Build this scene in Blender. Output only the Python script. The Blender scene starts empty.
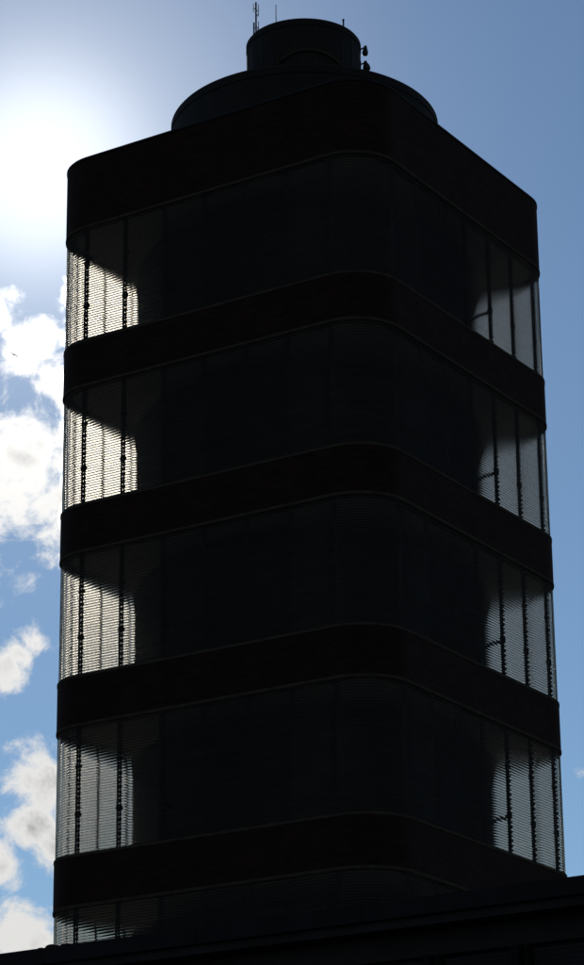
import bpy, bmesh, math, random
from mathutils import Vector, Matrix
random.seed(7)
scene = bpy.context.scene
col = scene.collection
PI = math.pi

# ------------------------------------------------------------------ dimensions (metres)
HALF = 6.1            # half the tower's side
RAD = 1.53            # corner radius
GLASS, BRICK = 3.982, 1.525
MOD = GLASS + BRICK
TOPG = 39.57          # underside of the parapet = head of the uppermost glass band
PAR = 2.52            # parapet height
SUN_DIR = Vector((-0.5528, 0.7035, 0.4467)).normalized()

# ------------------------------------------------------------------ helpers
def obj(name, bm, mat, parent=None, smooth=False):
    me = bpy.data.meshes.new(name)
    bmesh.ops.recalc_face_normals(bm, faces=bm.faces) if len(bm.faces) < 200000 else None
    bm.to_mesh(me); bm.free()
    if smooth:
        for p in me.polygons: p.use_smooth = True
    me.materials.append(mat)
    o = bpy.data.objects.new(name, me)
    col.objects.link(o)
    if parent: 
        o.parent = parent
        o.matrix_parent_inverse = parent.matrix_basis.inverted()
    return o

def thing(name, label, cat, loc=(0, 0, 0), group=None):
    o = bpy.data.objects.new(name, None)
    col.objects.link(o)
    o.location = loc; o.empty_display_size = .2
    o['label'] = label; o['category'] = cat
    if group: o['group'] = group
    return o

def outline(half, rad, n=10, straight=5):
    c = half - rad
    pts = []
    corners = ((c, -c, -90), (c, c, 0), (-c, c, 90), (-c, -c, 180))
    for i, (cx, cy, a0) in enumerate(corners):
        for k in range(n + 1):
            a = math.radians(a0 + 90 * k / n)
            pts.append((cx + rad * math.cos(a), cy + rad * math.sin(a)))
        nx, ny, na = corners[(i + 1) % 4]
        e = pts[-1]; s = (nx + rad * math.cos(math.radians(na)), ny + rad * math.sin(math.radians(na)))
        for k in range(1, straight):
            t = k / straight
            pts.append((e[0] + (s[0] - e[0]) * t, e[1] + (s[1] - e[1]) * t))
    return pts

def ring(bm, profile, closed=True, n=10, straight=2):
    """sweep (inset, z) profile round the rounded-square plan; UV = perimeter, height"""
    uvl = bm.loops.layers.uv.verify()
    rows = []
    for ins, z in profile:
        rows.append([bm.verts.new((x, y, z)) for x, y in outline(HALF - ins, max(RAD - ins, .05), n, straight)])
    ref = outline(HALF, RAD, n, straight)
    cum = [0.0]
    for i in range(len(ref)):
        a, b = ref[i], ref[(i + 1) % len(ref)]
        cum.append(cum[-1] + math.hypot(b[0] - a[0], b[1] - a[1]))
    m = len(ref); P = len(profile)
    for j in range(P if closed else P - 1):
        A, B = rows[j], rows[(j + 1) % P]
        za, zb = profile[j][1], profile[(j + 1) % P][1]
        for i in range(m):
            f = bm.faces.new((A[i], A[(i + 1) % m], B[(i + 1) % m], B[i]))
            for l, uv in zip(f.loops, ((cum[i], za), (cum[i + 1], za), (cum[i + 1], zb), (cum[i], zb))):
                l[uvl].uv = uv

def plate(bm, half, rad, z0, z1, n=10):
    pts = outline(half, rad, n, 1)
    a = [bm.verts.new((x, y, z0)) for x, y in pts]
    b = [bm.verts.new((x, y, z1)) for x, y in pts]
    m = len(pts)
    bm.faces.new(a[::-1]); bm.faces.new(b)
    for i in range(m):
        bm.faces.new((a[i], a[(i + 1) % m], b[(i + 1) % m], b[i]))

def lathe(bm, prof, cx=0, cy=0, seg=64, cap=True):
    rows = []
    for r, z in prof:
        rows.append([bm.verts.new((cx + r * math.cos(2 * PI * k / seg), cy + r * math.sin(2 * PI * k / seg), z)) for k in range(seg)])
    for A, B in zip(rows, rows[1:]):
        for k in range(seg):
            bm.faces.new((A[k], A[(k + 1) % seg], B[(k + 1) % seg], B[k]))
    if cap:
        bm.faces.new(rows[0][::-1]); bm.faces.new(rows[-1])

def box(bm, x0, x1, y0, y1, z0, z1, M=None):
    r = bmesh.ops.create_cube(bm, size=1)['verts']
    for v in r:
        v.co = Vector((x0 + (v.co.x + .5) * (x1 - x0), y0 + (v.co.y + .5) * (y1 - y0), z0 + (v.co.z + .5) * (z1 - z0)))
        if M: v.co = M @ v.co
    return r

def tube(bm, pts, r, seg=8, taper=None):
    pts = [Vector(p) for p in pts]
    rows = []
    for i, p in enumerate(pts):
        d = (pts[min(i + 1, len(pts) - 1)] - pts[max(i - 1, 0)]).normalized()
        a = d.cross(Vector((0, 0, 1)))
        if a.length < 1e-3: a = Vector((1, 0, 0))
        a.normalize(); b = d.cross(a)
        rr = r if taper is None else taper[i]
        rows.append([bm.verts.new(p + a * rr * math.cos(2 * PI * k / seg) + b * rr * math.sin(2 * PI * k / seg)) for k in range(seg)])
    for A, B in zip(rows, rows[1:]):
        for k in range(seg):
            bm.faces.new((A[k], A[(k + 1) % seg], B[(k + 1) % seg], B[k]))
    bm.faces.new(rows[0][::-1]); bm.faces.new(rows[-1])

# ------------------------------------------------------------------ materials
def new_mat(name):
    m = bpy.data.materials.new(name); m.use_nodes = True
    nt = m.node_tree
    return m, nt, nt.nodes['Principled BSDF'], nt.nodes['Material Output']

def plain(name, c1, c2, scale=3.0, rough=.8, spec=.2, metal=0.0, stretch=(1, 1, 1), bump=.1):
    m, nt, b, out = new_mat(name)
    tc = nt.nodes.new('ShaderNodeTexCoord'); mp = nt.nodes.new('ShaderNodeMapping')
    mp.inputs['Scale'].default_value = stretch
    nz = nt.nodes.new('ShaderNodeTexNoise'); nz.inputs['Scale'].default_value = scale; nz.inputs['Detail'].default_value = 6
    rp = nt.nodes.new('ShaderNodeValToRGB')
    rp.color_ramp.elements[0].position = .3; rp.color_ramp.elements[1].position = .7
    rp.color_ramp.elements[0].color = (*c1, 1); rp.color_ramp.elements[1].color = (*c2, 1)
    bp = nt.nodes.new('ShaderNodeBump'); bp.inputs['Strength'].default_value = bump; bp.inputs['Distance'].default_value = .02
    L = nt.links.new
    L(tc.outputs['Object'], mp.inputs['Vector']); L(mp.outputs['Vector'], nz.inputs['Vector'])
    L(nz.outputs['Fac'], rp.inputs['Fac']); L(rp.outputs['Color'], b.inputs['Base Color'])
    L(nz.outputs['Fac'], bp.inputs['Height']); L(bp.outputs['Normal'], b.inputs['Normal'])
    b.inputs['Roughness'].default_value = rough; b.inputs['Specular IOR Level'].default_value = spec
    b.inputs['Metallic'].default_value = metal
    return m

def brick_mat(name):
    m, nt, b, out = new_mat(name)
    L = nt.links.new
    tc = nt.nodes.new('ShaderNodeTexCoord')
    br = nt.nodes.new('ShaderNodeTexBrick')
    br.inputs['Scale'].default_value = 1
    br.inputs['Brick Width'].default_value = .30; br.inputs['Row Height'].default_value = .085
    br.inputs['Mortar Size'].default_value = .007; br.inputs['Bias'].default_value = 0
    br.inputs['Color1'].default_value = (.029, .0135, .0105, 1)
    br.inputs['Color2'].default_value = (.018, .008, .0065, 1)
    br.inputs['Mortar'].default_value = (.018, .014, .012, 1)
    nz = nt.nodes.new('ShaderNodeTexNoise'); nz.inputs['Scale'].default_value = 1.1; nz.inputs['Detail'].default_value = 7
    mx = nt.nodes.new('ShaderNodeMix'); mx.data_type = 'RGBA'; mx.blend_type = 'MULTIPLY'
    rp = nt.nodes.new('ShaderNodeValToRGB')
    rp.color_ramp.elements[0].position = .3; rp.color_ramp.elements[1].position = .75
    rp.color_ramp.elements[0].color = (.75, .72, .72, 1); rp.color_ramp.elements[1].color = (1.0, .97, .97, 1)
    bp = nt.nodes.new('ShaderNodeBump'); bp.inputs['Strength'].default_value = .6; bp.inputs['Distance'].default_value = .01; bp.invert = True
    L(tc.outputs['UV'], br.inputs['Vector']); L(tc.outputs['Object'], nz.inputs['Vector'])
    L(nz.outputs['Fac'], rp.inputs['Fac'])
    mx.inputs[0].default_value = 1
    L(br.outputs['Color'], mx.inputs[6]); L(rp.outputs['Color'], mx.inputs[7]); L(mx.outputs[2], b.inputs['Base Color'])
    L(br.outputs['Fac'], bp.inputs['Height']); L(bp.outputs['Normal'], b.inputs['Normal'])
    b.inputs['Roughness'].default_value = .85; b.inputs['Specular IOR Level'].default_value = .1
    return m

def tube_glass(name):
    """stacked glass tubing: clear through the middle of each tube, milky toward its edges"""
    m, nt, b, out = new_mat(name)
    nt.nodes.remove(b)
    L = nt.links.new
    geo = nt.nodes.new('ShaderNodeNewGeometry'); sp = nt.nodes.new('ShaderNodeSeparateXYZ')
    ab = nt.nodes.new('ShaderNodeMath'); ab.operation = 'ABSOLUTE'
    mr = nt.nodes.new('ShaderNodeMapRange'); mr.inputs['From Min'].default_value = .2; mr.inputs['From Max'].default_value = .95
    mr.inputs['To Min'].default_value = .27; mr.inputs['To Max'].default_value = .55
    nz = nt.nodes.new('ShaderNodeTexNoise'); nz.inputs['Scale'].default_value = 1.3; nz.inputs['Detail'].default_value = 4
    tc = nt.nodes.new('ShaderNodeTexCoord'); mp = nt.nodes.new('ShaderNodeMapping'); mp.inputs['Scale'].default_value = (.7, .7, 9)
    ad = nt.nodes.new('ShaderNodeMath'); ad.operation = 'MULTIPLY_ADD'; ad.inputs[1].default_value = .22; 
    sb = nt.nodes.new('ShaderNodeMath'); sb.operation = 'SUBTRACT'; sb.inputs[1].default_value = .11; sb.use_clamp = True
    tr = nt.nodes.new('ShaderNodeBsdfTransparent'); tr.inputs['Color'].default_value = (.80, .775, .735, 1)
    rf = nt.nodes.new('ShaderNodeBsdfRefraction'); rf.inputs['Color'].default_value = (.90, .862, .795, 1); rf.inputs['Roughness'].default_value = .10; rf.inputs['IOR'].default_value = 1.07
    m0 = nt.nodes.new('ShaderNodeMixShader'); m0.inputs[0].default_value = 1.0
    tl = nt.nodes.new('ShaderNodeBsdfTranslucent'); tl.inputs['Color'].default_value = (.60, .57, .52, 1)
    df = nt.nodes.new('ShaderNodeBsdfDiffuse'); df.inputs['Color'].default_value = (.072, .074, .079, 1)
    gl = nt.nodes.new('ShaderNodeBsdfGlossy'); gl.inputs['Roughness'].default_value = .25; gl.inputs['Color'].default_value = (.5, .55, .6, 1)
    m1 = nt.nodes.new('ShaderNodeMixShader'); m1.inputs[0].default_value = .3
    m2 = nt.nodes.new('ShaderNodeMixShader'); m3 = nt.nodes.new('ShaderNodeMixShader'); m3.inputs[0].default_value = .012
    L(geo.outputs['Normal'], sp.inputs[0]); L(sp.outputs['Z'], ab.inputs[0]); L(ab.outputs[0], mr.inputs['Value'])
    L(geo.outputs['Position'], mp.inputs['Vector']); L(mp.outputs['Vector'], nz.inputs['Vector'])
    L(nz.outputs['Fac'], ad.inputs[0]); L(mr.outputs['Result'], ad.inputs[2]); L(ad.outputs[0], sb.inputs[0])
    L(tl.outputs[0], m1.inputs[1]); L(df.outputs[0], m1.inputs[2])
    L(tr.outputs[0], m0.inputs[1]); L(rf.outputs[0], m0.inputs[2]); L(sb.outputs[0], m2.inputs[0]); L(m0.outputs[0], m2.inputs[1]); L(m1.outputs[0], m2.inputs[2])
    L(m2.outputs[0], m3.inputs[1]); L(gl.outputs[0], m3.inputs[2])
    L(m3.outputs[0], out.inputs['Surface'])
    return m

def inner_glass(name):
    m, nt, b, out = new_mat(name)
    nt.nodes.remove(b)
    rf = nt.nodes.new('ShaderNodeBsdfRefraction'); rf.inputs['Color'].default_value = (.97, .96, .94, 1)
    rf.inputs['Roughness'].default_value = 0.0; rf.inputs['IOR'].default_value = 1.07
    nt.links.new(rf.outputs[0], out.inputs['Surface'])
    return m
GLI = inner_glass('inner face of glass tubing')
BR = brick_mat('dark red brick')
TRIM = plain('weathered metal lip', (.036, .029, .020), (.060, .049, .036), 5, .8, .03)
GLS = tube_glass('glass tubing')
JNT = plain('black tube joint', (.006, .006, .006), (.012, .012, .012), 8, .8, .1)
MUL = plain('dark cast rack', (.010, .009, .008), (.020, .018, .016), 9, .6, .2)
CEIL = plain('pale plaster ceiling', (.24, .23, .215), (.31, .30, .28), 1.2, .9, .1)
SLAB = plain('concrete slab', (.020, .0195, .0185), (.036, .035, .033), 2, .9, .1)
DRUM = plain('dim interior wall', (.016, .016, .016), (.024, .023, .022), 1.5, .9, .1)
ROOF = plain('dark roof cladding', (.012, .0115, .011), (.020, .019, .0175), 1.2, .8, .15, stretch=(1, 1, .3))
METAL = plain('dark steel', (.010, .010, .011), (.022, .022, .023), 14, .5, .4, .3)
FASC = plain('dark fascia metal', (.006, .006, .007), (.011, .011, .012), 2.5, .7, .15)
WALL = plain('dark wall', (.020, .020, .021), (.032, .032, .033), 2.2, .85, .1)
FEATH = plain('dark feathers', (.02, .02, .022), (.04, .04, .042), 20, .8, .1)

# ------------------------------------------------------------------ ground
def ground_mat():
    m, nt, b, out = new_mat('asphalt and paving')
    L = nt.links.new
    tc = nt.nodes.new('ShaderNodeTexCoord')
    n1 = nt.nodes.new('ShaderNodeTexNoise'); n1.inputs['Scale'].default_value = .09; n1.inputs['Detail'].default_value = 8
    n2 = nt.nodes.new('ShaderNodeTexNoise'); n2.inputs['Scale'].default_value = 30; n2.inputs['Detail'].default_value = 4
    rp = nt.nodes.new('ShaderNodeValToRGB')
    rp.color_ramp.elements[0].color = (.035, .035, .036, 1); rp.color_ramp.elements[1].color = (.06, .058, .055, 1)
    bp = nt.nodes.new('ShaderNodeBump'); bp.inputs['Strength'].default_value = .3; bp.inputs['Distance'].default_value = .01
    L(tc.outputs['Object'], n1.inputs['Vector']); L(tc.outputs['Object'], n2.inputs['Vector'])
    L(n1.outputs['Fac'], rp.inputs['Fac']); L(rp.outputs['Color'], b.inputs['Base Color'])
    L(n2.outputs['Fac'], bp.inputs['Height']); L(bp.outputs['Normal'], b.inputs['Normal'])
    b.inputs['Roughness'].default_value = .9
    return m
bm = bmesh.new()
bmesh.ops.create_grid(bm, x_segments=24, y_segments=24, size=4000)
g = obj('ground', bm, ground_mat()); g['kind'] = 'structure'

# ------------------------------------------------------------------ the tower
tower = thing('office_tower', 'tall dark square tower with rounded corners, brick bands and glass tube bands', 'tower')

LIP = .05
def lip_ring(bm, zc, h=.09):
    # lip stands proud of the brick face
    ring(bm, [(-.014, zc - h / 2), (-.014, zc + h / 2), (.3, zc + h / 2), (.3, zc - h / 2)])

# parapet above the uppermost glass
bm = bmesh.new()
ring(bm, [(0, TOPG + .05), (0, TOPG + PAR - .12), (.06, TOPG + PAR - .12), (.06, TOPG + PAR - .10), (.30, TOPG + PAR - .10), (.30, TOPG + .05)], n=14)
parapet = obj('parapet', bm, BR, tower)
bm = bmesh.new()
zt = TOPG + PAR
ring(bm, [(-.02, zt - .098), (-.02, zt - .03), (.01, zt), (.33, zt), (.33, zt - .098)], n=14)
obj('coping', bm, FASC, parapet)
bm = bmesh.new(); lip_ring(bm, TOPG)
obj('trim_lip', bm, TRIM, parapet)
# roof deck
bm = bmesh.new(); plate(bm, HALF - .305, RAD - .305, TOPG + 1.2, TOPG + 1.6)
obj('roof_deck', bm, ROOF, tower)
bm = bmesh.new(); plate(bm, HALF - .305, RAD - .305, TOPG + .06, TOPG + .40)
obj('ceiling_slab', bm, CEIL, tower)

N_MOD = 6
TUBES = 48
pitch = GLASS / TUBES
MUL_POS = [-4.57, -3.05, -1.525, 0.0, 1.525, 3.05, 4.57]

def glass_mesh():
    """one storey of stacked tubing (origin at the head of the band)"""
    bm = bmesh.new()
    prof = []
    S = 6
    for k in range(TUBES):
        zc = -(k + .5) * pitch
        for s in range(S + 1):
            if s == S and k < TUBES - 1: continue
            a = -PI / 2 + PI * s / S
            prof.append((.050 - .020 * math.cos(a), zc - pitch / 2 * math.sin(a)))
    ring(bm, prof, closed=True, n=8, straight=1)
    return bm

def joint_mesh():
    bm = bmesh.new()
    for k in range(1, TUBES):
        z = -k * pitch
        ring(bm, [(.038, z - .0065), (.038, z + .0065), (.055, z + .0065), (.055, z - .0065)], n=8, straight=1)
    return bm

def mullion_bm(bm, face, s, detail=True):
    """cast rack holding the tubes: a ladder with teeth, just inside the tubing; z from 0 down to -GLASS"""
    ang = {'south': 0, 'east': PI / 2, 'north': PI, 'west': -PI / 2}[face]
    M = Matrix.Rotation(ang, 4, 'Z')
    y0 = -HALF + .105
    if not detail:
        box(bm, s - .022, s + .022, y0, y0 + .05, -GLASS + .03, -.03, M)
        for k in range(13):
            z = -.2 - k * .284
            box(bm, s - .045, s + .045, y0 - .03, y0 + .04, z - .02, z + .02, M)
        return
    box(bm, s - .070, s - .026, y0, y0 + .06, -GLASS + .03, -.03, M)
    box(bm, s + .030, s + .066, y0 + .005, y0 + .055, -GLASS + .03, -.03, M)
    n = int(GLASS / .142)
    for k in range(n):
        z = -.1 - k * .142
        if z < -GLASS + .08: break
        box(bm, s - .027, s + .031, y0 + .01, y0 + .05, z - .034, z + .030, M)
        box(bm, s + .065, s + .100, y0 - .03, y0 + .04, z - .030, z + .026, M)
    for z in (-1.25, -2.72):
        box(bm, s - .080, s + .112, y0 - .02, y0 + .075, z - .055, z + .045, M)

mul_cache = {}
def mullion(face, s, z, parent):
    key = (face, s)
    if key not in mul_cache:
        bm = bmesh.new(); mullion_bm(bm, face, s, face in ('south', 'east'))
        me = bpy.data.meshes.new('mullion'); bm.to_mesh(me); bm.free(); me.materials.append(MUL)
        mul_cache[key] = me
    o = bpy.data.objects.new('mullion', mul_cache[key]); col.objects.link(o)
    o.parent = parent; o.location = (0, 0, 0)
    return o

gm = glass_mesh(); jm = joint_mesh()
me_g = bpy.data.meshes.new('glass_band'); bmesh.ops.recalc_face_normals(gm, faces=gm.faces); gm.to_mesh(me_g); gm.free()
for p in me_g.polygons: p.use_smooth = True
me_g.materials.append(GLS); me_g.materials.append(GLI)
n_in = len(outline(HALF, RAD, 8, 1))
for p in list(me_g.polygons)[-n_in:]:
    p.material_index = 1; p.use_smooth = False
me_j = bpy.data.meshes.new('tube_joints'); bmesh.ops.recalc_face_normals(jm, faces=jm.faces); jm.to_mesh(me_j); jm.free(); me_j.materials.append(JNT)

for i in range(N_MOD):
    zt = TOPG - i * MOD              # head of this glass band
    zb = zt - GLASS                  # its sill = top of brick band
    gb = bpy.data.objects.new('glass_band', me_g); col.objects.link(gb); gb.parent = tower; gb.location = (0, 0, zt)
    jo = bpy.data.objects.new('tube_joint', me_j); col.objects.link(jo); jo.parent = gb
    if i < 5:
        for s in MUL_POS:
            mullion('south', s, zt, gb); mullion('east', s, zt, gb)
        # the racks of the far walls that show through the corners
        for s in (4.57, 3.05): mullion('west', s, zt, gb)
        for s in (-4.57, -3.05): mullion('north', s, zt, gb)
    # brick spandrel under the glass
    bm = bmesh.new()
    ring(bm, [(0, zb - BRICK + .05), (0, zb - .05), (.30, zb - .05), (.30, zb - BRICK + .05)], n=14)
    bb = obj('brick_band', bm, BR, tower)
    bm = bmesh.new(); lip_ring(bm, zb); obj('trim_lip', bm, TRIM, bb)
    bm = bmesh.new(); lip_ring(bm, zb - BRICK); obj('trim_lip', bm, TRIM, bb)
    # floor slab behind the spandrel
    bm = bmesh.new(); plate(bm, HALF - .305, RAD - .305, zb - BRICK + .06, zb - BRICK + .45)
    obj('floor_slab', bm, CEIL, tower)
    # round mezzanine with solid breastwork
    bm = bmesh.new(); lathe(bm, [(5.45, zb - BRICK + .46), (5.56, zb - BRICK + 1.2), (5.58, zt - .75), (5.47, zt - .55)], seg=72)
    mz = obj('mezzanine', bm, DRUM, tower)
    for a in (0, PI / 2):
        for s in (-1.525, 1.525):
            M = Matrix.Rotation(a, 4, 'Z')
            bm = bmesh.new()
            tube(bm, [M @ Vector((s, -5.3, zt - 2.78)), M @ Vector((s, -HALF + .2, zt - 2.80))], .055, 6)
            obj('strut', bm, MUL, mz)

# joined racks behind, hidden in the dark interior
bm = bmesh.new()
for i in range(5):
    for face, ss in (('west', MUL_POS[:5]), ('north', MUL_POS[2:])):
        tmp = bmesh.new()
        for s in ss: mullion_bm(tmp, face, s, False)
        me = bpy.data.meshes.new('t'); tmp.to_mesh(me); tmp.free()
        me.transform(Matrix.Translation((0, 0, TOPG - i * MOD)))
        bm.from_mesh(me); bpy.data.meshes.remove(me)
rest = obj('mullion', bm, MUL, tower); rest['kind'] = 'stuff'

# stem and core down to the ground
zlow = TOPG - N_MOD * MOD
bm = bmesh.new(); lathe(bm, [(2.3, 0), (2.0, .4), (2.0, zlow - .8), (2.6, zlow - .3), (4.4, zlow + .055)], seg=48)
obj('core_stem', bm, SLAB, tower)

# roof drum and penthouse
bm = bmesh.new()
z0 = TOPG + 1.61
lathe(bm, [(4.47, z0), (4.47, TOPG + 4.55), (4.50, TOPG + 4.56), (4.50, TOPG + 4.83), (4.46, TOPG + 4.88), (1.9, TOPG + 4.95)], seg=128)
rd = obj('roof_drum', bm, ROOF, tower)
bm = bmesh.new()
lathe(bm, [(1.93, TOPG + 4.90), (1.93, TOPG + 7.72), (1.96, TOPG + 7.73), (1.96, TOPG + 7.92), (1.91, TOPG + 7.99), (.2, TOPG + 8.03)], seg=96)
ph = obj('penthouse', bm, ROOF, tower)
# curved pipe arching over the penthouse front
RT = Vector((.84786, .53022, 0)); FR = Vector((.53022, -.84786, 0))
bm = bmesh.new(); pts = []
for k in range(-12, 13):
    t = k / 12; a = t * math.radians(33) + math.radians(7)
    d = RT * math.sin(a) + FR * math.cos(a)
    zz = TOPG + 6.75 - .40 * abs(t) ** 2.2
    pts.append(d * 1.99 + Vector((0, 0, zz)))
tube(bm, pts, .045, 8)
obj('curved_pipe', bm, TRIM, ph)
bm = bmesh.new()
for a in range(0, 360, 15):
    M = Matrix.Rotation(math.radians(a), 4, 'Z')
    box(bm, 1.928, 1.945, -.012, .012, TOPG + 4.95, TOPG + 7.7, M)
obj('seam', bm, METAL, ph)
# small vent stub on the rim
bm = bmesh.new()
b0 = RT * 1.36 + FR * 1.15
lathe(bm, [(.028, TOPG + 7.9), (.028, TOPG + 8.30), (.045, TOPG + 8.31), (.03, TOPG + 8.36)], b0.x, b0.y, 10)
obj('vent_stub', bm, METAL, ph)

# ------------------------------------------------------------------ aerials and lights on the penthouse
base = RT * -1.61 + Vector((0, 0, TOPG + 7.95))
mast = thing('antenna_mast', 'thin antenna mast with short side dipoles, at the left rim of the roof cylinder', 'antenna', base)
bm = bmesh.new(); tube(bm, [base, base + Vector((0, 0, 1.77))], .030, 8)
obj('pole', bm, METAL, mast)
bm = bmesh.new()
p2 = base + RT * -.075
tube(bm, [p2 + Vector((0, 0, -.02)), p2 + Vector((0, 0, .98))], .028, 8)
obj('short_pole', bm, METAL, mast)
def dipole(z, side, ln, h):
    bm = bmesh.new(); a = base + Vector((0, 0, z)); e = a + RT * side * ln
    tube(bm, [a, e], .013, 6)
    tube(bm, [e + Vector((0, 0, -h * .4)), e + Vector((0, 0, h * .6))], .013, 6)
    obj('dipole', bm, METAL, mast)
dipole(1.52, -1, .085, .34); dipole(1.44, 1, .085, .42); dipole(1.26, 1, .07, .12)
dipole(.78, -1, .07, .18); dipole(.80, 1, .085, .38); dipole(.66, 1, .06, .2)

base = RT * -.925 + Vector((0, 0, TOPG + 7.98))
bm = bmesh.new(); tube(bm, [base, base + Vector((0, 0, .25)), base + Vector((0, 0, 1.64))], .02, 8, (.022, .018, .013))
lr = obj('lightning_rod', bm, METAL)
lr['label'] = 'bare thin lightning rod standing on the roof cylinder, right of the antenna mast'; lr['category'] = 'lightning rod'

def floodlight(z, tilt, label, wide):
    w = RT * 1.925 + FR * .05 + Vector((0, 0, z))
    t = thing('floodlight', label, 'floodlight', w, 'floodlights on the roof cylinder')
    bm = bmesh.new()
    tube(bm, [w, w + RT * .10 + Vector((0, 0, .05)), w + RT * .17 + Vector((0, 0, .09))], .028, 8)
    box(bm, -.03, .03, -.09, .09, -.09, .09, Matrix.Translation(w) @ Matrix.Rotation(math.atan2(RT.y, RT.x), 4, 'Z'))
    obj('bracket', bm, METAL, t)
    # lamp head: a flared can hanging from the bracket
    M = Matrix.Translation(w + RT * .185 + Vector((0, 0, .055))) @ Matrix.Rotation(math.atan2(RT.y, RT.x), 4, 'Z') @ Matrix.Rotation(tilt, 4, 'Y')
    bm = bmesh.new()
    lathe(bm, [(.035, .09), (.055, .06), (.06, .0), (wide * .8, -.06), (wide, -.15), (wide, -.23), (wide * .82, -.265)], seg=20)
    bmesh.ops.transform(bm, matrix=M, verts=bm.verts)
    h = obj('lamp_head', bm, METAL, t)
    bm = bmesh.new(); lathe(bm, [(wide * .8, -.267), (wide * .5, -.285), (.01, -.29)], seg=20)
    bmesh.ops.transform(bm, matrix=M, verts=bm.verts)
    obj('lens', bm, JNT, h)
floodlight(TOPG + 7.80, .06, 'upper small round floodlight on a bracket at the right of the roof cylinder', .100)
floodlight(TOPG + 7.22, -.16, 'lower and wider round floodlight on a bracket at the right of the roof cylinder', .128)

# ------------------------------------------------------------------ low building in front
FY = -41.58            # line of its roof edge
RZ = 8.20              # roof height
low = thing('low_building', 'long low dark building with flat roof edge in front of the tower foot', 'building', (28, FY, 0))
X0, X1 = 6.0, 46.0
bm = bmesh.new()
box(bm, X0, X1, FY, FY + 10, RZ - .21, RZ)
bmesh.ops.bevel(bm, geom=[e for e in bm.edges], offset=.015, segments=1)
for k in range(17):          # lapped joints of the metal edge
    xs = X0 + 1.1 + k * 2.44
    box(bm, xs - .03, xs + .03, FY - .006, FY + .05, RZ - .214, RZ + .006)
roof = obj('roof', bm, FASC, low)
bm = bmesh.new()
box(bm, X0 + .2, X1 - .2, FY + .10, FY + 9.8, RZ - .32, RZ - .215)
obj('soffit_moulding', bm, WALL, roof)
for cx, w, h in ((21.86, .105, .055), (22.09, .09, .045), (21.99, .05, .02)):
    bm = bmesh.new()
    lathe(bm, [(w, RZ + .002), (w * .93, RZ + h * .55), (w * .62, RZ + h * .9), (w * .1, RZ + h)], cx, FY + .12, 16)
    obj('roof_cap', bm, FASC, roof, True)
bm = bmesh.new(); box(bm, X0 + .4, X1 - .4, FY + .62, FY + 9.6, 0, RZ - .33)
obj('wall', bm, FASC, low)
bm = bmesh.new(); box(bm, X0 + .38, X1 - .38, FY + .50, FY + .615, RZ - .62, RZ - .325)
obj('clerestory_band', bm, WALL, low)
PW = 1.22
px = 21.30
n0 = int((X0 + 1 - px) / PW); n1 = int((X1 - 1 - px) / PW)
for k in range(n0, n1 + 1):
    xc = px + k * PW
    bm = bmesh.new()
    box(bm, xc - .12, xc - .025, FY + .40, FY + .61, 0.003, RZ - .63)
    box(bm, xc + .03, xc + .085, FY + .44, FY + .61, 0.003, RZ - .63)
    obj('post', bm, JNT, low)
    bm = bmesh.new()
    # horizontal glass tubing between the posts
    xa, xb = xc + .10, xc + PW - .13
    rows = []
    z = 1.0
    while z < RZ - .70:
        for s in range(4):
            a = -PI / 2 + PI * s / 4
            rows.append((FY + .58 - .022 * math.cos(a), z + .03 + .03 * math.sin(a)))
        z += .06
    va = [bm.verts.new((xa, y, zz)) for y, zz in rows]; vb = [bm.verts.new((xb, y, zz)) for y, zz in rows]
    for i in range(len(rows) - 1):
        bm.faces.new((va[i], vb[i], vb[i + 1], va[i + 1]))
    obj('window', bm, WALL, low, True)

# ------------------------------------------------------------------ bird
def bird(loc, yaw, bank):
    bm = bmesh.new()
    body = [(-.26, .005), (-.2, .03), (-.1, .055), (.02, .065), (.12, .05), (.19, .035), (.25, .033), (.29, .012)]
    rows = []
    for x, r in body:
        rows.append([bm.verts.new((x, r * math.cos(2 * PI * k / 10), r * .85 * math.sin(2 * PI * k / 10) + .01)) for k in range(10)])
    for A, B in zip(rows, rows[1:]):
        for k in range(10): bm.faces.new((A[k], A[(k + 1) % 10], B[(k + 1) % 10], B[k]))
    bm.faces.new(rows[0][::-1]); bm.faces.new(rows[-1])
    for sd in (-1, 1):
        # wing: root, raised wrist, drooped tip
        le = [(.12, .04, .03), (.17, .26, .13), (.08, .50, .06), (-.08, .72, -.06)]
        te = [(-.10, .04, .03), (-.05, .26, .12), (-.07, .48, .05), (-.10, .71, -.06)]
        top = [[bm.verts.new((x, y * sd, z + .008)) for x, y, z in row] for row in (le, te)]
        bot = [[bm.verts.new((x, y * sd, z - .008)) for x, y, z in row] for row in (le, te)]
        for i in range(3):
            bm.faces.new((top[0][i], top[0][i + 1], top[1][i + 1], top[1][i]))
            bm.faces.new((bot[0][i], bot[1][i], bot[1][i + 1], bot[0][i + 1]))
            bm.faces.new((top[0][i], bot[0][i], bot[0][i + 1], top[0][i + 1]))
            bm.faces.new((top[1][i], top[1][i + 1], bot[1][i + 1], bot[1][i]))
        bm.faces.new((top[0][3], bot[0][3], bot[1][3], top[1][3]))
    t = [bm.verts.new(c) for c in ((-.22, -.02, .012), (-.22, .02, .012), (-.42, .09, .01), (-.40, 0, .01), (-.42, -.09, .01))]
    bm.faces.new(t)
    o = obj('bird', bm, FEATH)
    o.location = loc; o.rotation_euler = (bank, 0, yaw); o.scale = (1.35, 1.35, 1.35)
    o['label'] = 'tiny dark bird flying before the clouds left of the tower'; o['category'] = 'bird'
    return o
CAM = Vector((43.7763, -70.0018, 1.60))
bird(CAM + Vector((-.57642, .72065, .38524)) * 520, math.radians(150), .35)

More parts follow.
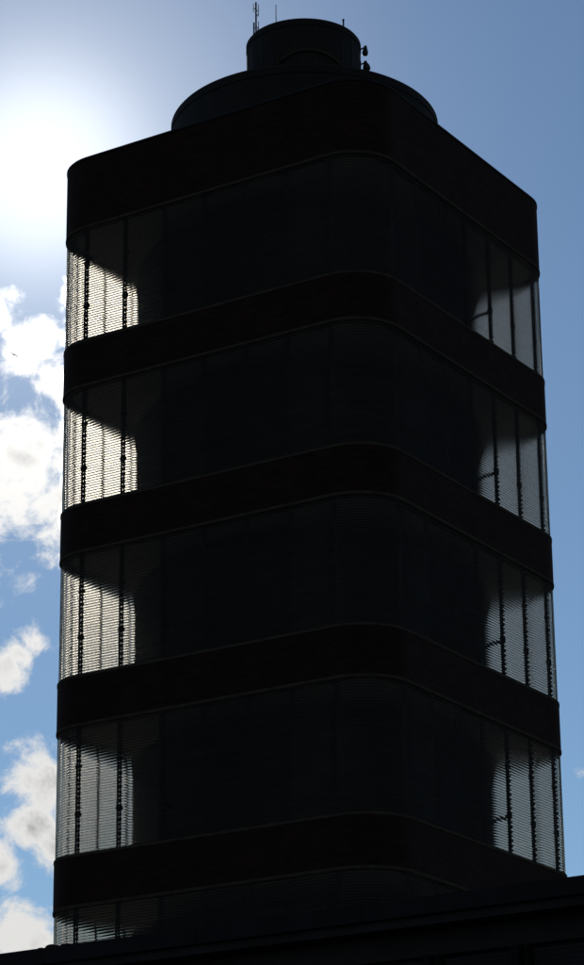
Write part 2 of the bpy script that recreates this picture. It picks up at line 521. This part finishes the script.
# ------------------------------------------------------------------ sky (world)
w = bpy.data.worlds.new('World'); scene.world = w; w.use_nodes = True
nt = w.node_tree; N = nt.nodes; L = nt.links.new
bg = N['Background']
sky = N.new('ShaderNodeTexSky'); sky.sky_type = 'NISHITA'; sky.sun_disc = False
elev = math.asin(SUN_DIR.z)
sky.sun_elevation = elev
sky.sun_rotation = math.atan2(SUN_DIR.x, SUN_DIR.y)
sky.air_density = 1.0; sky.dust_density = 0.0; sky.ozone_density = 1.6; sky.altitude = 200
STR = .05
bg.inputs['Strength'].default_value = STR
tc = N.new('ShaderNodeTexCoord')
nrm = N.new('ShaderNodeVectorMath'); nrm.operation = 'NORMALIZE'
L(tc.outputs['Generated'], nrm.inputs[0]); D = nrm.outputs[0]
def math_node(op, a, b=None, clamp=False):
    n = N.new('ShaderNodeMath'); n.operation = op; n.use_clamp = clamp
    for i, v in enumerate((a, b)):
        if v is None: continue
        if isinstance(v, (int, float)): n.inputs[i].default_value = v
        else: L(v, n.inputs[i])
    return n.outputs[0]
def angle_to(v):
    n = N.new('ShaderNodeVectorMath'); n.operation = 'DISTANCE'; L(D, n.inputs[0]); n.inputs[1].default_value = v
    return n.outputs['Value']
def expfall(a, sig, amp):        # amp*exp(-a/sig)
    return math_node('MULTIPLY', math_node('EXPONENT', math_node('MULTIPLY', a, -1 / sig)), amp)
def gauss(a, sig, amp):
    return math_node('MULTIPLY', math_node('EXPONENT', math_node('MULTIPLY', math_node('MULTIPLY', a, a), -1 / sig ** 2)), amp)
def noise(scale, detail=8, rough=.55, off=(0, 0, 0), dist=0):
    mp = N.new('ShaderNodeVectorMath'); mp.operation = 'ADD'; L(D, mp.inputs[0]); mp.inputs[1].default_value = off
    n = N.new('ShaderNodeTexNoise'); n.inputs['Scale'].default_value = scale; n.inputs['Detail'].default_value = detail
    n.inputs['Roughness'].default_value = rough; n.inputs['Distortion'].default_value = dist
    L(mp.outputs[0], n.inputs['Vector']); return n.outputs['Fac']
def smooth(v, a, b):
    n = N.new('ShaderNodeMapRange'); n.interpolation_type = 'SMOOTHSTEP'
    n.inputs['From Min'].default_value = a; n.inputs['From Max'].default_value = b; L(v, n.inputs['Value']); return n.outputs['Result']
ths = angle_to(SUN_DIR)
PXR = 1 / 2736.0
# cumulus heaps, plus a column added behind the tower, round these directions (degrees of azimuth from north, elevation, angular radius)
FW = Vector((-.50343, .79312, .34281)); RR = Vector((.84219, .53908, -.01041)); UU = Vector((.19305, -.28347, .93935))
def heap(x, y):
    return (FW + RR * (x / 2736.0) - UU * (y / 2736.0)).normalized()
HEAPS = [(-290, -172, 20), (-262, -138, 27), (-236, -108, 22), (-182, -225, 36), (-184, -185, 38), (-184, -145, 38), (-184, -105, 36), (-184, -60, 36), (-184, 30, 36), (-184, 70, 36), (-186, 110, 36), (-186, 190, 30),
         (-262, -15, 58), (-230, 20, 52), (-285, 15, 40), (-188, -10, 40),
         (-285, 186, 22), (-256, 158, 20), (-272, 172, 18), (-195, 150, 32),
         (-247, 300, 32), (-262, 345, 26), (-290, 385, 26), (-240, 370, 25), (-205, 320, 36),
         (-278, 450, 36), (-255, 462, 20), (291, 290, 14, .95), (-195, 440, 40), (-350, 360, 45), (-370, 60, 60)]
mask = None
for x, y, r, *low in HEAPS:
    a = angle_to(heap(x, y))
    v = math_node('SUBTRACT', 1.0, math_node('MULTIPLY', a, 1 / (r * PXR * 1.2)))
    if low: v = math_node('SUBTRACT', v, low[0])
    mask = v if mask is None else math_node('MAXIMUM', mask, v)
mask = math_node('MAXIMUM', mask, -1.5)
hidden_boost = 0.0  # extra brightness added to clouds hidden behind the tower, to whiten its left glass
for x, y, r, k in ((-182, -235, 58, 7), (-184, -190, 58, 9), (-184, -145, 58, 9), (-184, -100, 58, 9), (-184, -55, 58, 11),
                   (-184, -10, 58, 11), (-184, 35, 58, 9), (-185, 80, 58, 7), (-186, 125, 58, 5.5), (-186, 170, 56, 5)):
    q = smooth(math_node('SUBTRACT', 1.0, math_node('MULTIPLY', angle_to(heap(x, y)), 1 / (r * PXR))), .12, .55)
    hidden_boost = math_node('MAXIMUM', math_node('MULTIPLY', q, k * 1.25), hidden_boost)
hidden_boost = math_node('ADD', hidden_boost, 1.0)
n1 = noise(46, 12, .64, (3.1, .4, 1.7), .3)
n2 = noise(5, 9, .6, (1.3, 2.2, .7), .2)
# heaps of cumulus elsewhere in the sky too
else_ = math_node('MULTIPLY', smooth(n2, .52, .72), smooth(ths, .35, .8))
dens = math_node('ADD', math_node('MULTIPLY', mask, .60), math_node('MULTIPLY', math_node('SUBTRACT', n1, .5), 2.0))
cl = smooth(dens, -.05, .36)
thick = smooth(dens, .30, .85)
n3 = noise(34, 6, .5, (7.1, 5.4, 2.7))
cl = math_node('MAXIMUM', cl, math_node('MULTIPLY', else_, .8))
# glow of the sun through haze
glow = math_node('ADD', gauss(ths, 74 * PXR, 1.35), math_node('ADD', expfall(ths, 115 * PXR, 1.0), expfall(ths, 330 * PXR, .08)))
def rgb_scale(fac, c):
    n = N.new('ShaderNodeVectorMath'); n.operation = 'SCALE'; n.inputs[0].default_value = c
    if isinstance(fac, (int, float)): n.inputs['Scale'].default_value = fac
    else: L(fac, n.inputs['Scale'])
    return n.outputs[0]
def vadd(a, b):
    n = N.new('ShaderNodeVectorMath'); n.operation = 'ADD'; L(a, n.inputs[0]); L(b, n.inputs[1]); return n.outputs[0]
glow = math_node('SUBTRACT', 1.0, math_node('EXPONENT', math_node('MULTIPLY', glow, -1.22)))
glowc = rgb_scale(math_node('MULTIPLY', glow, 1 / STR), (1.0, .965, .89))
# the half of the sky away from the sun is dimmer
tint = N.new('ShaderNodeVectorMath'); tint.operation = 'MULTIPLY'; L(sky.outputs[0], tint.inputs[0]); tint.inputs[1].default_value = (1.15, 1.31, 1.43)
SKYGAIN = tint
away = math_node('SUBTRACT', 1.0, math_node('MULTIPLY', smooth(ths, .5, 1.5), .35))
skd = N.new('ShaderNodeVectorMath'); skd.operation = 'SCALE'; L(tint.outputs[0], skd.inputs[0]); L(away, skd.inputs['Scale'])
clear = vadd(skd.outputs[0], glowc)
# cloud radiance: silver rims, grey cores, brighter toward the sun, plus the gain added behind the tower
near = math_node('ADD', .72, math_node('ADD', expfall(ths, 150 * PXR, 1.2), expfall(ths, 300 * PXR, .4)))
shade = math_node('SUBTRACT', 1.0, math_node('MULTIPLY', math_node('MULTIPLY', thick, smooth(n3, .40, .62)), .48))
crad = math_node('MULTIPLY', math_node('MULTIPLY', near, shade), 1 / STR)
crad = math_node('MULTIPLY', math_node('MULTIPLY', crad, away), hidden_boost)
cc = rgb_scale(crad, (1.0, .992, .972))
mx = N.new('ShaderNodeMix'); mx.data_type = 'RGBA'
L(cl, mx.inputs[0]); L(clear, mx.inputs[6]); L(cc, mx.inputs[7])
L(mx.outputs[2], bg.inputs['Color'])

# ------------------------------------------------------------------ sun
sd = bpy.data.lights.new('sun', 'SUN'); sd.energy = 3.2; sd.angle = math.radians(.5); sd.color = (1, .95, .86)
so = bpy.data.objects.new('sun', sd); col.objects.link(so)
so.rotation_euler = SUN_DIR.to_track_quat('Z', 'Y').to_euler()
so.location = (0, 0, 80)

# ------------------------------------------------------------------ camera
cd = bpy.data.cameras.new('camera'); cam = bpy.data.objects.new('camera', cd); col.objects.link(cam)
cd.sensor_fit = 'VERTICAL'; cd.sensor_height = 36; cd.lens = 36 * 2736 / 965
cd.clip_start = .1; cd.clip_end = 12000
R = Matrix((RR, UU, -FW)).transposed()
cam.matrix_world = Matrix.Translation(CAM) @ R.to_4x4()
scene.camera = cam
scene.view_settings.view_transform = 'Standard'; scene.view_settings.look = 'None'
scene.view_settings.exposure = 0; scene.view_settings.gamma = 1
scene.cycles.transparent_max_bounces = 24
